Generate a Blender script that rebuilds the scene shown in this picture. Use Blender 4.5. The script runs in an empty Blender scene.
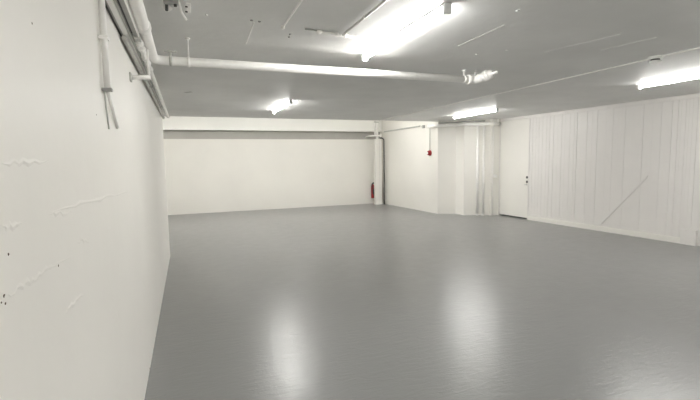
import bpy, bmesh, math, random
from mathutils import Vector, Matrix
random.seed(4)
scene = bpy.context.scene
col = scene.collection
PI = math.pi
H = 2.65                       # main ceiling height
HB = 3.32                      # raised ceiling beyond the lip

# ------------------------------------------------------------------ materials
def new_mat(name):
    m = bpy.data.materials.new(name); m.use_nodes = True
    nt = m.node_tree
    return m, nt, nt.nodes['Principled BSDF']

def plain(name, rgb, rough=0.5, metal=0.0, var=0.0, scale=8.0, bump=0.0, bscale=40.0, spec=0.5):
    m, nt, b = new_mat(name)
    b.inputs['Roughness'].default_value = rough
    b.inputs['Metallic'].default_value = metal
    b.inputs['Specular IOR Level'].default_value = spec
    tc = nt.nodes.new('ShaderNodeTexCoord')
    n = nt.nodes.new('ShaderNodeTexNoise'); n.inputs['Scale'].default_value = scale
    n.inputs['Detail'].default_value = 5
    nt.links.new(tc.outputs['Object'], n.inputs['Vector'])
    r = nt.nodes.new('ShaderNodeValToRGB')
    r.color_ramp.elements[0].position = .3; r.color_ramp.elements[1].position = .7
    r.color_ramp.elements[0].color = (*[c*(1-var) for c in rgb], 1)
    r.color_ramp.elements[1].color = (*[min(1, c*(1+var)) for c in rgb], 1)
    nt.links.new(n.outputs['Fac'], r.inputs['Fac'])
    nt.links.new(r.outputs['Color'], b.inputs['Base Color'])
    if bump:
        n2 = nt.nodes.new('ShaderNodeTexNoise'); n2.inputs['Scale'].default_value = bscale
        n2.inputs['Detail'].default_value = 6
        nt.links.new(tc.outputs['Object'], n2.inputs['Vector'])
        bp = nt.nodes.new('ShaderNodeBump'); bp.inputs['Strength'].default_value = bump
        bp.inputs['Distance'].default_value = .01
        nt.links.new(n2.outputs['Fac'], bp.inputs['Height'])
        nt.links.new(bp.outputs['Normal'], b.inputs['Normal'])
    return m

def emissive(name, rgb, s):
    m, nt, b = new_mat(name)
    b.inputs['Base Color'].default_value = (*rgb, 1)
    b.inputs['Emission Color'].default_value = (*rgb, 1)
    b.inputs['Emission Strength'].default_value = s
    return m

def floor_material():
    m, nt, b = new_mat('grey_floor_paint')
    tc = nt.nodes.new('ShaderNodeTexCoord')
    n = nt.nodes.new('ShaderNodeTexNoise'); n.inputs['Scale'].default_value = .6; n.inputs['Detail'].default_value = 3
    nt.links.new(tc.outputs['Object'], n.inputs['Vector'])
    r = nt.nodes.new('ShaderNodeValToRGB')
    r.color_ramp.elements[0].position = .3; r.color_ramp.elements[0].color = (.192, .194, .190, 1)
    r.color_ramp.elements[1].position = .7; r.color_ramp.elements[1].color = (.199, .201, .197, 1)
    nt.links.new(n.outputs['Fac'], r.inputs['Fac'])
    nt.links.new(r.outputs['Color'], b.inputs['Base Color'])
    # roughness: worn and buffed patches
    n3 = nt.nodes.new('ShaderNodeTexNoise'); n3.inputs['Scale'].default_value = 5; n3.inputs['Detail'].default_value = 8
    nt.links.new(tc.outputs['Object'], n3.inputs['Vector'])
    mr = nt.nodes.new('ShaderNodeMapRange')
    mr.inputs['From Min'].default_value = .3; mr.inputs['From Max'].default_value = .7
    mr.inputs['To Min'].default_value = .278; mr.inputs['To Max'].default_value = .325
    nt.links.new(n3.outputs['Fac'], mr.inputs['Value'])
    nt.links.new(mr.outputs['Result'], b.inputs['Roughness'])
    # trowelled, slightly rippled surface
    mp = nt.nodes.new('ShaderNodeMapping'); mp.inputs['Scale'].default_value = (4, 14, 1)
    mp.inputs['Rotation'].default_value = (0, 0, .25)
    nt.links.new(tc.outputs['Object'], mp.inputs['Vector'])
    n2 = nt.nodes.new('ShaderNodeTexNoise'); n2.inputs['Scale'].default_value = 1.6; n2.inputs['Detail'].default_value = 7
    n2.inputs['Distortion'].default_value = 1.0
    nt.links.new(mp.outputs['Vector'], n2.inputs['Vector'])
    n4 = nt.nodes.new('ShaderNodeTexNoise'); n4.inputs['Scale'].default_value = 26; n4.inputs['Detail'].default_value = 5; n4.inputs['Distortion'].default_value = 1.5
    nt.links.new(tc.outputs['Object'], n4.inputs['Vector'])
    ad = nt.nodes.new('ShaderNodeMath'); ad.operation = 'MULTIPLY_ADD'; ad.inputs[1].default_value = .25
    nt.links.new(n4.outputs['Fac'], ad.inputs[0]); nt.links.new(n2.outputs['Fac'], ad.inputs[2])
    bp = nt.nodes.new('ShaderNodeBump'); bp.inputs['Strength'].default_value = .14; bp.inputs['Distance'].default_value = .02
    nt.links.new(ad.outputs[0], bp.inputs['Height'])
    nt.links.new(bp.outputs['Normal'], b.inputs['Normal'])
    b.inputs['Specular IOR Level'].default_value = 1.0
    return m

M = {}
M['wall'] = plain('white_wall_paint', (.77, .755, .71), .45, var=.02, scale=1.2, bump=.12, bscale=9)
M['rough_wall'] = plain('rough_white_wall_paint', (.775, .76, .72), .42, var=.025, scale=1.0, bump=.22, bscale=7)
M['board'] = plain('white_board_paint', (.71, .694, .67), .45, var=.02, scale=2, bump=.12, bscale=14)
M['ceiling'] = plain('ceiling_paint', (.74, .742, .73), .5, var=.05, scale=1.5, bump=.28, bscale=12)
M['beam'] = plain('beam_paint', (.92, .915, .88), .5, var=.01, scale=2)
M['shade_band'] = plain('shaded_band_grey', (.42, .41, .38), .6, var=.04, scale=3)  # shade below the beam, put into the band's colour as grey
M['floor'] = floor_material()
M['pipe'] = plain('white_pipe_paint', (.90, .89, .865), .35, var=.03, scale=20, bump=.08, bscale=60)
M['grey_pipe'] = plain('grey_pipe_paint', (.50, .50, .47), .4, var=.08, scale=14)
M['tray'] = plain('grey_trunking', (.36, .36, .345), .4, var=.08, scale=10)
M['dark'] = plain('dark_metal', (.05, .05, .048), .45, var=.2, scale=20)
M['steel'] = plain('steel', (.55, .55, .53), .35, metal=.8, var=.05, scale=20)
M['white'] = plain('white_plastic', (.80, .80, .78), .35, var=.01, scale=5)
M['cap'] = plain('lamp_end_cap', (.80, .81, .81), .4, var=.02, scale=8)
M['red'] = plain('red_paint', (.30, .016, .020), .3, var=.06, scale=10)
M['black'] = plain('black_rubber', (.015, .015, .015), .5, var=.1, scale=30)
M['chip'] = plain('chipped_paint', (.10, .075, .055), .8, var=.2, scale=60)
M['tube'] = emissive('lit_tube', (1.0, .985, .95), 37.0)
M['tube_side'] = emissive('lit_tube_side', (1.0, .985, .95), 10.5)
M['housing'] = plain('lamp_housing', (.33, .335, .34), .4, var=.02, scale=8)

# ------------------------------------------------------------------ mesh helpers
class MB:
    def __init__(self): self.bm = bmesh.new()
    def box(self, x0, x1, y0, y1, z0, z1, bevel=0.0):
        t = bmesh.new()
        bmesh.ops.create_cube(t, size=1)
        for v in t.verts:
            v.co = Vector(((x0+x1)/2 + v.co.x*(x1-x0), (y0+y1)/2 + v.co.y*(y1-y0), (z0+z1)/2 + v.co.z*(z1-z0)))
        if bevel: bmesh.ops.bevel(t, geom=t.edges[:], offset=bevel, segments=2, affect='EDGES', profile=.5)
        self._merge(t); return self
    def prism(self, pts, z0, z1):
        b = self.bm
        lo = [b.verts.new((x, y, z0)) for x, y in pts]; hi = [b.verts.new((x, y, z1)) for x, y in pts]
        n = len(pts)
        b.faces.new(lo[::-1]); b.faces.new(hi)
        for i in range(n): b.faces.new((lo[i], lo[(i+1) % n], hi[(i+1) % n], hi[i]))
        return self
    def tube(self, path, r, seg=16, fillet=0.0, caps=True):
        P = [Vector(p) for p in path]
        if fillet:
            Q = [P[0]]
            for i in range(1, len(P)-1):
                a, c, d = P[i-1], P[i], P[i+1]
                u = (a-c).normalized(); v = (d-c).normalized()
                f = min(fillet, (a-c).length*.49, (d-c).length*.49)
                s, e = c+u*f, c+v*f
                for k in range(9):
                    t = k/8; Q.append(s*(1-t)**2 + c*2*t*(1-t) + e*t*t)
            Q.append(P[-1]); P = Q
        b = self.bm; rings = []
        d0 = (P[1]-P[0]).normalized()
        up = Vector((0, 0, 1)) if abs(d0.z) < .9 else Vector((1, 0, 0))
        nrm = d0.cross(up).normalized()
        for i, p in enumerate(P):
            if i == 0: d = d0
            elif i == len(P)-1: d = (P[i]-P[i-1]).normalized()
            else: d = ((P[i+1]-P[i]).normalized() + (P[i]-P[i-1]).normalized()).normalized()
            nrm = (nrm - d*nrm.dot(d)).normalized(); bi = d.cross(nrm)
            rr = r[i] if isinstance(r, (list, tuple)) else r
            rings.append([b.verts.new(p + (nrm*math.cos(2*PI*k/seg) + bi*math.sin(2*PI*k/seg))*rr) for k in range(seg)])
        for a, c in zip(rings, rings[1:]):
            for k in range(seg):
                b.faces.new((a[k], a[(k+1) % seg], c[(k+1) % seg], c[k])).smooth = True
        if caps: b.faces.new(rings[0][::-1]); b.faces.new(rings[-1])
        return self
    def lathe(self, prof, origin=(0, 0, 0), axis=(0, 0, 1), seg=28):
        o = Vector(origin); a = Vector(axis).normalized()
        t = Vector((1, 0, 0)) if abs(a.x) < .9 else Vector((0, 1, 0))
        u = a.cross(t).normalized(); v = a.cross(u); b = self.bm; rings = []
        for r, h in prof:
            rings.append([b.verts.new(o + a*h + (u*math.cos(2*PI*k/seg) + v*math.sin(2*PI*k/seg))*max(r, 1e-4)) for k in range(seg)])
        for A, B in zip(rings, rings[1:]):
            for k in range(seg):
                b.faces.new((A[k], A[(k+1) % seg], B[(k+1) % seg], B[k])).smooth = True
        b.faces.new(rings[0][::-1]); b.faces.new(rings[-1])
        return self
    def blob(self, c, sx, sy, sz, jitter=.25, sub=2):
        t = bmesh.new(); bmesh.ops.create_icosphere(t, subdivisions=sub, radius=1)
        for v in t.verts:
            k = 1 + random.uniform(-jitter, jitter)
            v.co = Vector((c[0]+v.co.x*sx*k, c[1]+v.co.y*sy*k, c[2]+v.co.z*sz*k))
        for f in t.faces: f.smooth = True
        self._merge(t); return self
    def _merge(self, t):
        me = bpy.data.meshes.new('tmp'); t.to_mesh(me); t.free()
        self.bm.from_mesh(me); bpy.data.meshes.remove(me)
    def build(self, name, mat, parent=None, base=None):
        bmesh.ops.recalc_face_normals(self.bm, faces=self.bm.faces[:])
        off = Vector(base) if base else Vector((0, 0, 0))
        if parent is not None and base is None:
            off = parent['_abs'] if False else ABS[parent.name]
        for v in self.bm.verts: v.co -= off
        me = bpy.data.meshes.new(name); self.bm.to_mesh(me); self.bm.free()
        me.materials.append(mat)
        o = bpy.data.objects.new(name, me); col.objects.link(o)
        if parent is not None:
            o.parent = parent; ABS[o.name] = ABS[parent.name].copy()
            # parts share the origin of their thing
        else:
            o.location = off; ABS[o.name] = off.copy()
        return o
ABS = {}

def thing(name, loc, label, cat, group=None):
    o = bpy.data.objects.new(name, None); col.objects.link(o)
    o.empty_display_size = .1
    o.location = loc; ABS[o.name] = Vector(loc)
    o['label'] = label; o['category'] = cat
    if group: o['group'] = group
    return o
def tag(o, label, cat, group=None):
    o['label'] = label; o['category'] = cat
    if group: o['group'] = group
    return o
def struct(o):
    o['kind'] = 'structure'; return o

# ------------------------------------------------------------------ setting
struct(MB().prism([(-3.2, -4.5), (9.2, -4.5), (9.2, 14.6), (-3.2, 14.6)], -.15, 0).build('floor', M['floor']))

# main ceiling: the slab whose back edge is the lip
ceil = struct(MB().prism([(-3.2, -4.5), (9.2, -4.5), (9.2, 10.39), (-3.2, 10.39)], H, HB+.2).build('ceiling', M['ceiling']))
def crack(name, pts, w, mat):
    mb = MB()
    for a, b in zip(pts, pts[1:]):
        a = Vector(a); b = Vector(b); d = (b-a); d.normalize(); n = Vector((-d.y, d.x))*w/2
        mb.prism([tuple(a+n), tuple(a-n), tuple(b-n), tuple(b+n)], H-.0025, H+.004)
    return mb.build(name, mat, ceil)
crack('board_seam', [(2.43, 3.41), (2.42, 3.1), (2.41, 2.77)], .008, M['grey_pipe'])
crack('board_seam', [(3.41, 3.33), (3.48, 3.0), (3.56, 2.65)], .010, M['ceiling'])
crack('board_seam', [(-.01, 3.22), (-.02, 3.88)], .012, M['ceiling'])
crack('board_seam', [(6.05, 6.9), (6.12, 9.9)], .012, M['grey_pipe'])
crack('board_seam', [(3.9, 3.1), (3.98, 2.62)], .010, M['ceiling'])
crack('paint_scratch', [(0.024, 6.867), (0.122, 6.774)], .05, M['tray'])
for k, (x, y) in enumerate([(.18, 3.25), (.50, 3.27), (.56, 3.28), (.85, 3.52), (.86, 3.6), (2.79, 3.61), (2.26, 2.47), (2.98, 3.39)]):
    MB().lathe([(.004, 0), (.012, -.002), (.009, -.008), (.003, -.010)], (x, y, H), (0, 0, 1), 12).build('anchor_bolt', M['ceiling'] if k in (0, 5, 6, 7) else M['tray'], ceil)

struct(MB().prism([(-3.2, 10.39), (9.2, 10.39), (9.2, 14.6), (-3.2, 14.6)], HB, HB+.2).build('ceiling_raised', M['beam']))

# left wall with its end, and the space round the corner
wl = struct(MB().prism([(-.35, -4.5), (-.35, 7.80), (-.65, 7.80), (-.65, -4.5)], 0, H).build('wall_left', M['rough_wall']))
ridges = [
    [(0.981, 1.342), (1.04, 1.337), (1.114, 1.337), (1.186, 1.332), (1.28, 1.334), (1.388, 1.326), (1.52, 1.319)],
    [(1.013, 1.48), (1.062, 1.475), (1.13, 1.472)],
    [(1.319, 1.474), (1.428, 1.462), (1.561, 1.45)],
    [(1.362, 1.165), (1.429, 1.175), (1.523, 1.17), (1.693, 1.156)],
    [(1.337, 1.477), (1.674, 1.465), (2.272, 1.449), (3.012, 1.42)],
    [(1.579, 1.343), (1.662, 1.342), (1.779, 1.31)],
    [(2.035, 0.878), (2.254, 0.855), (2.337, 0.893)],
    [(2.177, 1.088), (2.309, 1.12)],
    [(1.042, 1.606), (1.163, 1.608), (1.357, 1.614)],
]
def ridge(pts, w, hgt):
    mb = MB(); b = mb.bm; rows = []
    fine = []
    for (y0, z0), (y1, z1) in zip(pts, pts[1:]):
        for k in range(5):
            t = k/5; fine.append((y0+(y1-y0)*t + random.uniform(-.004, .004), z0+(z1-z0)*t + random.uniform(-.005, .005)))
    fine.append(pts[-1])
    n = len(fine)
    for i, (y, z) in enumerate(fine):
        f = math.sin(PI*i/(n-1))*.8+.2
        ww = w*f*random.uniform(.5, 1.3)
        rows.append([b.verts.new((-.3505, y, z-ww)), b.verts.new((-.35+hgt*f*random.uniform(.4, 1.2), y, z)), b.verts.new((-.3505, y, z+ww))])
    for A, B in zip(rows, rows[1:]):
        b.faces.new((A[0], A[1], B[1], B[0])); b.faces.new((A[1], A[2], B[2], B[1]))
    return mb.build('plaster_ridge', M['rough_wall'], wl)
for pts in ridges: ridge(pts, .011, .0019)
for (y, z, s) in [(1.04, 1.42, .0042), (1.37, 1.32, .0045), (1.00, 1.345, .0055), (1.003, 1.328, .004), (1.32, 1.96, .004), (2.08, 1.81, .004), (3.49, .01, .012), (.985, 1.336, .003)]:
    MB().blob((-.35, y, z), .0012, s*.75, s*.7, .3).build('paint_chip', M['chip'], wl)
struct(MB().prism([(-3.0, 7.5), (-.65, 7.5), (-.65, 7.8), (-3.0, 7.8)], 0, H).build('wall_return', M['wall']))
struct(MB().prism([(-3.0, 7.8), (-3.0, 14.4), (-3.2, 14.4), (-3.2, 7.8)], 0, HB).build('wall_far_left', M['wall']))

# back wall, recessed band with its shade painted in grey, beam above it
BY = 14.02
struct(MB().prism([(-3.0, BY), (7.0, BY), (7.0, BY+.4), (-3.0, BY+.4)], 0, 2.335).build('wall_back', M['wall']))
struct(MB().prism([(-3.0, BY+.06), (7.0, BY+.06), (7.0, BY+.4), (-3.0, BY+.4)], 2.335, 2.605).build('trim_1', M['shade_band']))
struct(MB().prism([(-3.0, BY-.16), (7.0, BY-.16), (7.0, BY+.4), (-3.0, BY+.4)], 2.605, HB).build('trim_2', M['beam']))

# right side of the back bay, then the stepped jogs up to the door wall
P_back, P_jog = (6.61, BY), (6.735, 10.40)
struct(MB().prism([P_back, P_jog, (7.2, 10.40), (7.2, BY)], 0, HB).build('wall_back_right', M['wall']))
struct(MB().prism([P_jog, (7.20, 10.18), (7.20, 9.80), (7.84, 9.50), (9.0, 9.50), (9.0, 10.385), (6.735, 10.385+.012)], 0, H).build('wall_jog', M['wall']))
struct(MB().prism([(7.83, 9.40), (8.06, 9.39), (8.40, 9.39), (8.40, 9.497), (7.83, 9.497)], 0, H).build('wall_column', M['wall']))

# right wall: vertical boards, in a frame along the wall
A, B = Vector((8.068, 9.39)), Vector((8.302, 4.36))
dS = (B-A).normalized(); nS = Vector((dS.y, -dS.x))
if nS.x > 0: nS = -nS
LS = (B-A).length
def W(s, o): v = A + dS*s + nS*o; return (v.x, v.y)
def wbox(mb, s0, s1, o0, o1, z0, z1): return mb.prism([W(s0, o0), W(s1, o0), W(s1, o1), W(s0, o1)], z0, z1)
mb = MB()
edges = [1.05, 1.14, 1.24, 1.34, 1.44, 1.56, 1.65, 1.76, 1.87, 1.98, 2.07, 2.20, 2.31, 2.38, 2.50, 2.62, 2.74, 2.86, 2.93, 3.06, 3.20, 3.31, 3.45, 3.63, 3.80, 3.97, 4.12, 4.30, 4.40, 4.45, 4.52, 4.57, 4.63, 4.70, 4.82, LS]
wbox(mb, 1.02, LS, -.25, -.008, 0, H)
for a, b in zip(edges, edges[1:]):
    g = random.choice([.0, .0015, .002, .003])
    o = random.uniform(-.0025, .0025)
    wbox(mb, a+g, b-g, -.02, o, 0, H)
wr = struct(mb.build('wall_right', M['board']))
# diagonal batten on the boards
sa, za, sb, zb = 3.93, 1.20, 2.98, .10
mb = MB(); b_ = mb.bm
d = Vector((sb-sa, zb-za)).normalized(); n2 = Vector((-d.y, d.x))*.011
vs = []
for (s, z) in ((sa+n2.x, za+n2.y), (sa-n2.x, za-n2.y), (sb-n2.x, zb-n2.y), (sb+n2.x, zb+n2.y)):
    p, q = W(s, 0), W(s, .016); vs.append((b_.verts.new((*p, z)), b_.verts.new((*q, z))))
b_.faces.new([v[1] for v in vs]); b_.faces.new([v[0] for v in vs][::-1])
for i in range(4): b_.faces.new((vs[i][0], vs[(i+1) % 4][0], vs[(i+1) % 4][1], vs[i][1]))
mb.build('diagonal_batten', M['board'], wr)
struct(wbox(MB(), 1.02, LS, .003, .022, H-.075, H-.004).build('trim_3', M['board']))
struct(wbox(MB(), 1.07, 4.57, .003, .045, 0, .105).build('baseboard_right', M['wall']))
struct(wbox(MB(), 4.57, 4.815, .003, .060, 0, .27).build('trim_4', M['board']))
# wall steps back beyond the boarded stretch
struct(MB().prism([W(LS, -.25), W(LS, -.20), (8.55, -4.5), (9.0, -4.5), (9.0, 4.3)], 0, H).build('wall_right_near', M['wall']))
struct(MB().prism([(-3.2, -4.5), (9.2, -4.5), (9.2, -4.8), (-3.2, -4.8)], 0, H).build('wall_near', M['wall']))

# door in the boarded wall
door = struct(wbox(MB(), .035, 1.018, -.06, -.006, .035, H-.07).build('door_1', M['wall']))
wbox(MB(), 0, .03, -.20, .004, 0, H-.03).build('door_jamb', M['board'], door)
wbox(MB(), 1.023, 1.05, -.20, .006, 0, H-.03).build('door_jamb', M['board'], door)
wbox(MB(), .03, 1.023, -.20, .004, H-.065, H).build('door_head', M['board'], door)
wbox(MB(), .03, 1.023, -.25, -.12, 0, H-.065).build('door_backing', M['dark'], door)
for z0, z1 in ((1.045, 1.125), (.935, 1.005)):
    c = W(.985, -.007)
    p = MB().lathe([(.001, 0), (.032, 0), (.032, .008), (.026, .012), (.001, .012)], (c[0], c[1], (z0+z1)/2), (nS.x, nS.y, 0), 20).build('lock_plate', M['dark'], door)
    p['label'] = 'dark round lock plate'
mb = MB(); c = W(1.0, .0); e = W(1.0, .05); f = W(.95, .05)
mb.tube([(*c, .90), (*e, .90), (*f, .895)], .009, 10, .02)
hd = mb.build('door_handle', M['steel'], door); hd['label'] = 'small steel door handle'
c = W(1.10, .006)
MB().lathe([(.001, 0), (.02, 0), (.018, .014), (.001, .016)], (c[0], c[1], 2.60), (nS.x, nS.y, 0), 14).build('door_stop', M['dark'], door)

# ------------------------------------------------------------------ ceiling lamps (battens with lit diffusers)
def lamp(x, y0, y1, label, z=H, group='ceiling tube lights', lit=True):
    t = thing('tube_light', (x, (y0+y1)/2, z), label, 'light', group)
    MB().box(x-.027, x+.027, y0+.01, y1-.01, z-.016, z+.002, .003).build('housing', M['housing'], t)
    mb = MB(); b = mb.bm; pr = []
    prof = [(-.022, -.014), (-.025, -.024), (-.024, -.036), (-.019, -.046), (-.010, -.052), (0, -.054), (.010, -.052), (.019, -.046), (.024, -.036), (.025, -.024), (.022, -.014)]
    for y in (y0+.03, y1-.03): pr.append([b.verts.new((x+u, y, z+v)) for u, v in prof])
    n = len(prof)
    for i in range(n-1): b.faces.new((pr[0][i], pr[0][i+1], pr[1][i+1], pr[1][i])).smooth = True
    b.faces.new((pr[0][n-1], pr[0][0], pr[1][0], pr[1][n-1]))
    b.faces.new(pr[0][::-1]); b.faces.new(pr[1])
    d = mb.build('diffuser', M['tube'], t); d['label'] = 'glowing white diffuser'
    d.data.materials.append(M['tube_side'])
    for f in d.data.polygons:
        if f.normal.z > -.55: f.material_index = 1
    for ya, yb in ((y0, y0+.035), (y1-.035, y1)):
        MB().box(x-.028, x+.028, ya, yb, z-.074, z-.001, .008).build('end_cap', M['cap'], t)
    return t
lamp(1.70, 2.50, 3.95, 'lit tube light nearest the camera, in front of the long cross pipe')
lamp(1.72, 7.22, 8.75, 'lit tube light beyond the cross pipe, closest to the blank back wall')
lamp(6.26, 7.36, 8.95, 'lit tube light above the stepped wall and the twin vertical pipes')
lamp(6.33, 2.85, 4.40, 'lit tube light by the boarded right wall, cut by the right picture edge')
lamp(1.70, -1.9, -.4, 'tube light behind the viewpoint, in line with the cross pipe lights')
lamp(2.9, -4.1, -2.6, 'unseen tube light added far behind the viewpoint, close to the near wall')  # unseen extra lamp, added to lift the room's light level
lamp(4.0, -1.9, -.4, 'unseen tube light added behind the viewpoint, between the two rows')  # added out of view so the visible lamps can stay dimmer
lamp(6.30, -1.9, -.4, 'tube light behind the viewpoint, near the boarded right wall')
for x, lab in ((-1.0, 'unseen tube light added behind the ceiling lip, first from the left wall corner'), (1.0, 'unseen tube light added behind the ceiling lip, second from the left wall corner'),
               (3.0, 'unseen tube light added behind the ceiling lip, third from the left wall corner'), (5.0, 'unseen tube light added behind the ceiling lip, closest to the back corner pipes')):
    lamp(x, 10.50, 11.85, lab, z=HB)  # unseen lamps added to brighten the beam face and back wall

# ------------------------------------------------------------------ big white pipe: along the left wall, then across the room
PX, PZ, PY, PR = -.212, 2.452, 3.90, .037
pipe = thing('ceiling_pipe', (PX, PY, PZ), 'thick white pipe running along the left wall then straight across under the ceiling', 'pipe')
MB().tube([(PX, -4.4, PZ), (PX, PY, PZ), (2.90, PY-.02, PZ)], PR, 24, .09).build('pipe_run', M['pipe'], pipe)
mb = MB()
mb.tube([(2.90, PY-.02, PZ), (2.985, PY-.02, PZ), (3.01, PY-.24, PZ+.018)], PR*1.25, 20, .08)
mb.lathe([(PR, 0), (PR*1.38, .004), (PR*1.38, .040), (PR, .044)], (2.885, PY-.02, PZ), (1, 0, 0), 20)
mb.lathe([(PR*1.2, 0), (PR*1.5, .004), (PR*1.5, .04), (PR*1.2, .044)], (3.0, PY-.16, PZ+.012), (.11, -.99, .08), 20)
el = mb.build('end_elbow', M['pipe'], pipe)
MB().lathe([(PR*1.2, 0), (PR*1.25, .01), (.02, .025), (.012, .07), (.016, .08), (.001, .09)], (3.01, PY-.24, PZ+.018), (.16, -.98, .10), 16).build('drain_plug', M['pipe'], el)
MB().tube([(2.96, PY-.06, PZ+.03), (2.96, PY-.06, PZ+.08)], .012, 8).build('coupling_bolt', M['tray'], el)
def coupling(x): MB().lathe([(PR, 0), (PR*1.22, .004), (PR*1.22, .05), (PR, .054)], (x, PY-.005, PZ), (1, 0, 0), 20).build('coupling', M['pipe'], pipe)
MB().lathe([(PR, 0), (PR*1.22, .004), (PR*1.22, .06), (PR, .064)], (PX, 2.95, PZ), (0, 1, 0), 20).build('coupling', M['pipe'], pipe)
def hanger(x, y, zt=H):
    mb = MB()
    mb.tube([(x, y, PZ+PR), (x, y, zt)], .007, 8)
    mb.lathe([(PR*1.02, 0), (PR*1.14, .001), (PR*1.14, .022), (PR*1.02, .023)], (x-.011, y, PZ), (1, 0, 0), 20)
    mb.lathe([(.022, 0), (.022, -.008), (.008, -.010)], (x, y, zt), (0, 0, 1), 12)
    return mb.build('hanger', M['pipe'], pipe)
hanger(.055, PY-.002); hanger(2.84, PY-.018, PZ+.095)
# short clamp with a T bolt on top of the pipe
mb = MB()
mb.tube([(-.085, PY, PZ-.01), (-.085, PY, PZ+.075)], .010, 8)
mb.box(-.13, -.035, PY-.012, PY+.012, PZ+.07, PZ+.085, .003)
mb.lathe([(PR*1.02, 0), (PR*1.14, .001), (PR*1.14, .022), (PR*1.02, .023)], (-.096, PY, PZ), (1, 0, 0), 20)
mb.build('pipe_clamp', M['grey_pipe'], pipe)

# ------------------------------------------------------------------ trunking and thin pipes along the left wall
t = thing('cable_trunking', (-.315, 2.0, 2.40), 'long grey cable trunking fixed high along the left wall', 'cable trunking')
mb = MB(); mb.box(-.346, -.286, -4.4, 7.55, 2.405, 2.47, .004); mb.build('channel', M['grey_pipe'], t)
MB().box(-.330, -.300, -4.4, 7.55, 2.396, 2.406, .003).build('cover_strip', M['pipe'], t)
for y in (.6, 4.9, 6.6): MB().box(-.334, -.2862, y, y+.03, 2.392, 2.474, .002).build('joint_strap', M['grey_pipe'], t)
t = thing('cable_channel', (-.258, 1.0, 2.40), 'short dark grey channel with a pale edge, beside the thick white pipe', 'cable channel')
MB().box(-.274, -.249, -4.4, 3.10, 2.402, 2.47, .002).build('channel', M['tray'], t)
MB().box(-.250, -.243, -4.4, 3.10, 2.398, 2.472, .002).build('pale_edge', M['pipe'], t)
MB().box(-.276, -.240, 3.04, 3.14, 2.394, 2.474, .004).build('end_piece', M['grey_pipe'], t)
t = thing('thin_pipe', (-.262, 5.4, 2.39), 'thin pale pipe with lumpy joints ending at the left wall corner, outer one', 'pipe')
MB().tube([(-.258, 3.14, 2.415), (-.258, 3.9, 2.405), (-.258, 7.74, 2.375)], .019, 14).build('pipe_run', M['pipe'], t)
for y in (3.22, 3.34, 3.62, 3.8, 4.05): MB().lathe([(.019, 0), (.026, .004), (.026, .04), (.019, .044)], (-.258, y, 2.408), (0, 1, 0), 14).build('joint', M['pipe'], t)
MB().lathe([(.019, 0), (.024, .002), (.024, .05), (.001, .052)], (-.258, 7.70, 2.375), (0, 1, 0), 14).build('end_stop', M['grey_pipe'], t)
t = thing('thin_pipe', (-.325, 5.4, 2.37), 'thin grey pipe under the trunking ending at the left wall corner, inner one', 'pipe')
MB().tube([(-.325, 3.0, 2.378), (-.325, 7.70, 2.352)], .015, 14).build('pipe_run', M['grey_pipe'], t)
MB().lathe([(.015, 0), (.020, .002), (.020, .05), (.001, .052)], (-.325, 7.68, 2.352), (0, 1, 0), 14).build('end_stop', M['grey_pipe'], t)
# wall bracket arm that props the pipes
t = thing('wall_bracket', (-.35, 3.42, 2.215), 'white bracket arm sticking out of the left wall under the pipes', 'bracket')
mb = MB(); mb.box(-.352, -.338, 3.385, 3.455, 2.185, 2.245, .003); mb.build('wall_plate', M['grey_pipe'], t)
MB().tube([(-.34, 3.42, 2.213), (-.215, 3.42, 2.222)], .016, 12).build('arm', M['pipe'], t)
MB().tube([(-.226, 3.42, 2.22), (-.226, 3.42, 2.44)], .009, 10).build('rod', M['pipe'], t)

# conduit hanging down the left wall with two cut cables
t = thing('wall_conduit', (-.33, 2.265, 1.93), 'vertical white conduit on the near left wall with a dark clip at its foot', 'conduit')
MB().tube([(-.328, 2.265, 1.945), (-.328, 2.265, 2.40)], 0.0145, 14).build('pipe_run', M['pipe'], t)
mb = MB(); mb.box(-.350, -.3085, 2.245, 2.287, 1.938, 1.952, .002); mb.build('clip', M['tray'], t)
MB().box(-.350, -.3085, 2.243, 2.289, 2.17, 2.186, .002).build('clip', M['pipe'], t)
o = MB().tube([(-.333, 2.29, 1.945), (-.336, 2.42, 1.88), (-.340, 2.58, 1.795)], .0085, 10).build('cable', M['pipe'], None, (-.335, 2.4, 1.80))
tag(o, 'thicker pale cable end slanting out below the left wall conduit', 'cable')
o = MB().tube([(-.342, 2.27, 1.945), (-.344, 2.30, 1.86), (-.345, 2.345, 1.77)], .0038, 8).build('cable', M['grey_pipe'], None, (-.344, 2.35, 1.77))
tag(o, 'thinner cable end hanging straight below the left wall conduit', 'cable')

o = MB().tube([(-.3445, -4.4, 2.398), (-.3445, 7.5, 2.398)], .0052, 8).build('cable', M['black'], None, (-.344, 2, 2.396))  # black tube drawn as the shadow gap along the wall
tag(o, 'black strip standing in for the shade between the left wall and the grey trunking', 'cable')
o = MB().tube([(-.280, -4.4, 2.412), (-.280, 3.0, 2.412)], .0052, 8).build('cable', M['black'], None, (-.280, 2, 2.412))  # black tube drawn as the shaded gap beside the channel
tag(o, 'black strip standing in for the shade between the grey trunking and the darker channel', 'cable')

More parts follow.
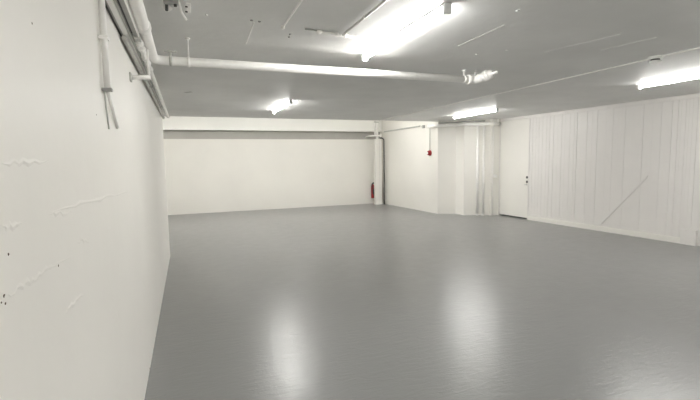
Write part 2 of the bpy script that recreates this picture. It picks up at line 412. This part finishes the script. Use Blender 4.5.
# ------------------------------------------------------------------ small fittings on the ceiling
t = thing('ceiling_bracket', (-.04, 3.12, H), 'dark bolted bracket remnant on the ceiling above the left pipes', 'bracket')
MB().box(-.09, .0, 3.0, 3.05, H-.03, H, .003).build('plate', M['tray'], t)
MB().tube([(-.07, 3.04, H), (-.075, 3.10, H-.05)], .010, 8).build('stud', M['dark'], t)
MB().tube([(-.02, 3.02, H), (-.02, 3.03, H-.045)], .010, 8).build('stud', M['dark'], t)
MB().blob((-.07, 3.18, H-.01), .03, .05, .015, .2).build('filler_lump', M['pipe'], t)
o = MB().tube([(.0, 3.03, H-.012), (.015, 3.2, H-.02), (.045, 3.37, H-.012)], .009, 8).build('cable', M['pipe'], None, (.02, 3.2, H))
tag(o, 'short white cable stub pressed to the ceiling by the dark bracket', 'cable')
t = thing('cable_clip', (.06, 3.13, H), 'small white clip with dark screws on the ceiling beside the cable stub', 'clip')
MB().box(.045, .075, 3.06, 3.20, H-.02, H, .004).build('body', M['pipe'], t)
for y in (3.075, 3.175): MB().lathe([(.009, 0), (.009, -.006), (.002, -.008)], (.048, y, H-.018), (0, 0, 1), 10).build('screw', M['dark'], t)
t = thing('ceiling_conduit', (1.265, 2.0, H), 'thin grey conduit on the ceiling running to a white crossbar, left of the nearest light', 'conduit')
MB().tube([(1.262, 3.37, H-.014), (1.266, -1.5, H-.014)], .011, 10).build('pipe_run', M['grey_pipe'], t)
for y in (.8, 2.0, 2.9): MB().box(1.248, 1.282, y, y+.016, H-.028, H, .002).build('clip', M['pipe'], t)
t = thing('ceiling_crossbar', (1.2, 3.38, H), 'short white crossbar on the ceiling at the end of the grey conduit', 'bar')
MB().tube([(1.03, 3.35, H-.014), (1.42, 3.42, H-.014)], .011, 10).build('bar', M['pipe'], t)
for x, y in ((1.05, 3.355), (1.21, 3.383), (1.29, 3.398), (1.40, 3.417)): MB().lathe([(.02, 0), (.02, -.02), (.012, -.03)], (x, y, H), (0, 0, 1), 12).build('clip', M['pipe'], t)
o = MB().tube([(1.03, 3.35, H-.006), (.93, 3.345, H-.006)], .005, 8).build('cable', M['grey_pipe'], None, (.98, 3.35, H))
tag(o, 'short grey cable leaving the left end of the white ceiling crossbar', 'cable')
t = thing('ceiling_conduit', (.745, 2.5, H), 'thin white conduit on the ceiling ending in a white tip, left of the crossbar', 'conduit')
MB().tube([(.75, 3.33, H-.010), (.74, -1.0, H-.010)], .007, 8).build('pipe_run', M['pipe'], t)
MB().lathe([(.016, 0), (.016, -.016), (.008, -.024)], (.75, 3.34, H), (0, 0, 1), 12).build('tip', M['pipe'], t)
o = MB().tube([(.54, 3.9, H-.006), (.53, 3.55, H-.006), (.52, 3.30, H-.006)], .006, 8).build('cable', M['pipe'], None, (.53, 3.6, H))
tag(o, 'short white cable flat on the ceiling just in front of the cross pipe', 'cable')
o = MB().tube([(4.72, -2.0, H-.010), (4.745, 2.9, H-.010), (4.78, 5.1, H-.010), (4.83, 10.2, H-.010)], .0085, 8).build('ceiling_conduit', M['pipe'], None, (4.78, 4, H))
tag(o, 'long thin white conduit crossing the ceiling to the smoke detector', 'conduit')
t = thing('smoke_detector', (4.735, 3.12, H), 'round white smoke detector on the ceiling along the long thin conduit', 'smoke detector')
MB().lathe([(.001, .002), (.066, .002), (.066, -.022), (.056, -.028), (.001, -.028)], (4.735, 3.12, H), (0, 0, 1), 28).build('base', M['white'], t)
MB().lathe([(.044, -.026), (.044, -.048), (.001, -.049)], (4.735, 3.12, H), (0, 0, 1), 24).build('chamber', M['dark'], t)
MB().lathe([(.052, -.044), (.058, -.048), (.056, -.062), (.040, -.076), (.001, -.080)], (4.735, 3.12, H), (0, 0, 1), 28).build('cover', M['white'], t)

# ------------------------------------------------------------------ stepped wall: horizontal pipe, twin risers, switch, alarm
t = thing('wall_pipe', (7.2, 9.9, 2.53), 'pale horizontal pipe running along the top of the stepped wall under the ceiling', 'pipe')
MB().tube([(6.60, 10.72, 2.535), (6.66, 10.30, 2.535), (7.13, 10.08, 2.53), (7.14, 9.72, 2.53), (7.66, 9.50, 2.525), (7.72, 9.32, 2.52), (7.97, 9.30, 2.515)], .045, 16, .07).build('pipe_run', M['pipe'], t)
for x, y in ((6.70, 10.28), (7.40, 9.61), (7.93, 9.30)): MB().box(x-.012, x+.012, y-.012, y+.012, 2.52, H, .002).build('hanger', M['pipe'], t)
MB().lathe([(.045, -.02), (.056, -.018), (.056, .02), (.001, .022)], (7.955, 9.30, 2.515), (1, 0, 0), 16).build('end_stop', M['steel'], t)
o = MB().tube([(6.65, 10.25, 2.60), (7.08, 10.02, 2.60), (7.10, 9.66, 2.60), (7.62, 9.45, 2.60)], .018, 10, .05).build('cable', M['tray'], None, (7.1, 10, 2.60))
tag(o, 'dark grey cable bundle between the horizontal pipe and the ceiling over the stepped wall', 'cable')
for (x, y, r, lab) in ((7.50, 9.595, .036, 'white vertical pipe on the stepped wall, left one of the pair'), (7.648, 9.525, .032, 'white vertical pipe on the stepped wall, right one of the pair')):
    t = thing('riser_pipe', (x, y, 0), lab, 'pipe', 'twin riser pipes')
    MB().tube([(x, y, 0), (x, y, 2.50)], r, 16).build('pipe_run', M['pipe'], t)
    MB().lathe([(r, 0), (r*1.2, .001), (r*1.18, .03), (r, .032)], (x, y, 0), (0, 0, 1), 16).build('floor_collar', M['pipe'], t)
    for z in (.9, 1.9): MB().lathe([(r, 0), (r*1.12, .001), (r*1.12, .025), (r, .026)], (x, y, z), (0, 0, 1), 16).build('clip', M['pipe'], t)
t = thing('light_switch', (7.92, 9.385, 1.10), 'small white switch box on the column left of the door', 'switch')
MB().box(7.875, 7.965, 9.330, 9.40, 1.055, 1.135, .006).build('box', M['white'], t)
MB().box(7.90, 7.94, 9.322, 9.332, 1.07, 1.12, .003).build('rocker', M['white'], t)
o = MB().tube([(7.85, 9.385, 0.02), (7.85, 9.385, 2.47)], .011, 10).build('wall_conduit', M['pipe'], None, (7.85, 9.385, 0.02))
tag(o, 'thin white vertical conduit down the left edge of the column by the door', 'conduit')

ax = lambda y: 6.61 + (BY-y)/(BY-10.40)*.125      # face of the back bay's right wall
y = 10.78; x = ax(y)
t = thing('fire_alarm', (x, y, 1.77), 'round red fire alarm with a pale centre on the white wall', 'alarm')
MB().lathe([(.001, 0), (.082, 0), (.082, .03), (.070, .036), (.001, .036)], (x, y, 1.77), (-1, .03, 0), 24).build('base', M['red'], t)
MB().lathe([(.070, .034), (.070, .070), (.060, .084), (.035, .090), (.001, .090)], (x, y, 1.77), (-1, .03, 0), 24).build('sounder_ring', M['red'], t)
MB().lathe([(.034, .088), (.034, .100), (.022, .108), (.001, .109)], (x, y, 1.77), (-1, .03, 0), 18).build('centre_lens', M['white'], t)
o = MB().tube([(x-.014, y, 1.83), (x-.014, y, 2.50)], .014, 10).build('alarm_conduit', M['grey_pipe'], None, (x-.014, y, 1.83))
tag(o, 'thin grey conduit dropping from the ceiling pipe to the red alarm', 'conduit')
y0, y1 = 11.30, 13.62
o = MB().tube([(ax(y0)-.028, y0, 2.60), (ax(y1)-.028, y1, 2.585)], .024, 12).build('wall_conduit', M['grey_pipe'], None, (6.65, 12.5, 2.59))
tag(o, 'grey conduit running high along the right wall towards the back corner', 'conduit')
t = thing('conduit_bracket', (ax(11.1), 11.12, 2.60), 'small grey bracket high on the wall past the end of the grey conduit', 'bracket')
xx = ax(11.1)
MB().box(xx-.045, xx+.001, 11.06, 11.16, 2.52, 2.61, .004).build('plate', M['tray'], t)
MB().box(xx-.08, xx-.04, 11.09, 11.13, 2.55, 2.58, .003).build('hook', M['grey_pipe'], t)

# ------------------------------------------------------------------ back corner: boxed duct, risers, dark pipe, extinguisher
t = thing('corner_duct', (6.36, 13.66, 0), 'white boxed vertical duct standing in the back corner', 'duct')
MB().box(6.235, 6.475, 13.58, 13.75, 0, 2.33, .006).build('casing', M['wall'], t)
MB().box(6.38, 6.385, 13.572, 13.582, .02, 2.31, .001).build('casing_seam', M['grey_pipe'], t)
MB().box(6.225, 6.485, 13.57, 13.76, 0, .05, .004).build('foot', M['wall'], t)
for (x, r, lab) in ((6.20, .026, 'thin white pipe rising to the ceiling in the back corner, left of a thicker one'), (6.325, .046, 'thicker white pipe rising from the corner duct to the ceiling')):
    t = thing('riser_pipe', (x, 13.62, 2.33), lab, 'pipe')
    yy = 13.64 if r > .03 else 13.55
    MB().tube([(x, yy, 2.33 if r > .03 else 2.465), (x, yy, HB)], r, 16).build('pipe_run', M['pipe'], t)
    MB().lathe([(r, 0), (r*1.3, .001), (r*1.3, .03), (r, .031)], (x, yy, 2.9), (0, 0, 1), 16).build('clip', M['grey_pipe'], t)
t = thing('branch_pipe', (6.2, 13.6, 2.44), 'short white horizontal pipe crossing the top of the corner duct', 'pipe')
MB().tube([(6.42, 13.55, 2.445), (6.14, 13.55, 2.44), (6.09, 13.65, 2.435), (6.09, 14.08, 2.43)], .028, 14, .06).build('pipe_run', M['pipe'], t)
MB().lathe([(.028, 0), (.04, .002), (.04, .06), (.001, .062)], (6.38, 13.55, 2.445), (1, 0, 0), 14).build('end_stop', M['pipe'], t)
o = MB().tube([(6.53, 13.52, 0), (6.53, 13.52, 2.31), (6.475, 13.55, 2.36), (6.42, 13.60, 2.36)], .020, 12, .07).build('dark_pipe', M['dark'], None, (6.535, 13.52, 0))
tag(o, 'dark vertical pipe bent at its top beside the white corner duct', 'pipe')

ex, ey = 6.262, 13.90
t = thing('fire_extinguisher', (ex, ey, .21), 'red fire extinguisher hung on the back wall beside the corner duct', 'fire extinguisher')
MB().lathe([(.045, .21), (.07, .215), (.075, .235), (.075, .60), (.066, .65), (.035, .69), (.024, .70), (.024, .72), (.001, .72)], (ex, ey, 0), (0, 0, 1), 28).build('cylinder', M['red'], t)
mb = MB(); mb.lathe([(.022, .715), (.026, .72), (.026, .76), (.012, .77), (.001, .77)], (ex, ey, 0), (0, 0, 1), 16)
mb.build('valve', M['black'], t)
mb = MB(); mb.box(ex-.015, ex+.11, ey-.012, ey+.012, .765, .785, .003); mb.box(ex+.0, ex+.10, ey-.012, ey+.012, .735, .748, .003); mb.build('handle', M['black'], t)
MB().tube([(ex-.02, ey-.01, .745), (ex-.07, ey-.05, .74), (ex-.06, ey-.09, .60), (ex-.02, ey-.092, .42), (ex+.0, ey-.092, .30)], .014, 10, .06).build('hose', M['black'], t)
mb = MB(); b_ = mb.bm; ra = []
for k in range(9):
    a = -PI/2 - .7 + 1.4*k/8
    ra.append([b_.verts.new((ex+math.cos(a)*rr, ey+math.sin(a)*rr, z)) for rr, z in ((.0745, .36), (.0768, .362), (.0768, .538), (.0745, .54))])
for p, q in zip(ra, ra[1:]):
    for i in range(4): b_.faces.new((p[i], p[(i+1) % 4], q[(i+1) % 4], q[i]))
b_.faces.new(ra[0]); b_.faces.new(ra[-1][::-1])
mb.build('sleeve', M['black'], t)
mb = MB(); mb.box(ex-.03, ex+.03, ey+.07, BY+.001, .40, .70, .003); mb.build('wall_hook', M['tray'], t)

# ------------------------------------------------------------------ camera
def camera():
    yaw, pitch, roll = math.radians(21.07399), math.radians(5.42863), math.radians(-.94936)
    f = Vector((math.sin(yaw)*math.cos(pitch), math.cos(yaw)*math.cos(pitch), -math.sin(pitch)))
    r = Vector((math.cos(yaw), -math.sin(yaw), 0)); u = r.cross(f)
    r2 = r*math.cos(roll) + u*math.sin(roll); u2 = -r*math.sin(roll) + u*math.cos(roll)
    cd = bpy.data.cameras.new('camera'); co = bpy.data.objects.new('camera', cd); col.objects.link(co)
    m = Matrix((r2, u2, -f)).transposed().to_4x4(); m.translation = (0, 0, 1.6)
    co.matrix_world = m
    cd.sensor_fit = 'HORIZONTAL'; cd.sensor_width = 36; cd.lens = 36*419.4553/700; cd.clip_start = .02
    scene.camera = co
camera()

w = bpy.data.worlds.new('world'); scene.world = w; w.use_nodes = True
w.node_tree.nodes['Background'].inputs['Color'].default_value = (.9, .95, 1, 1)
w.node_tree.nodes['Background'].inputs['Strength'].default_value = .02
scene.cycles.max_bounces = 14
scene.cycles.diffuse_bounces = 10
scene.view_settings.view_transform = 'Standard'
scene.view_settings.look = 'None'
scene.view_settings.gamma = 1.0
scene.view_settings.use_curve_mapping = False
scene.view_settings.exposure = 2.49
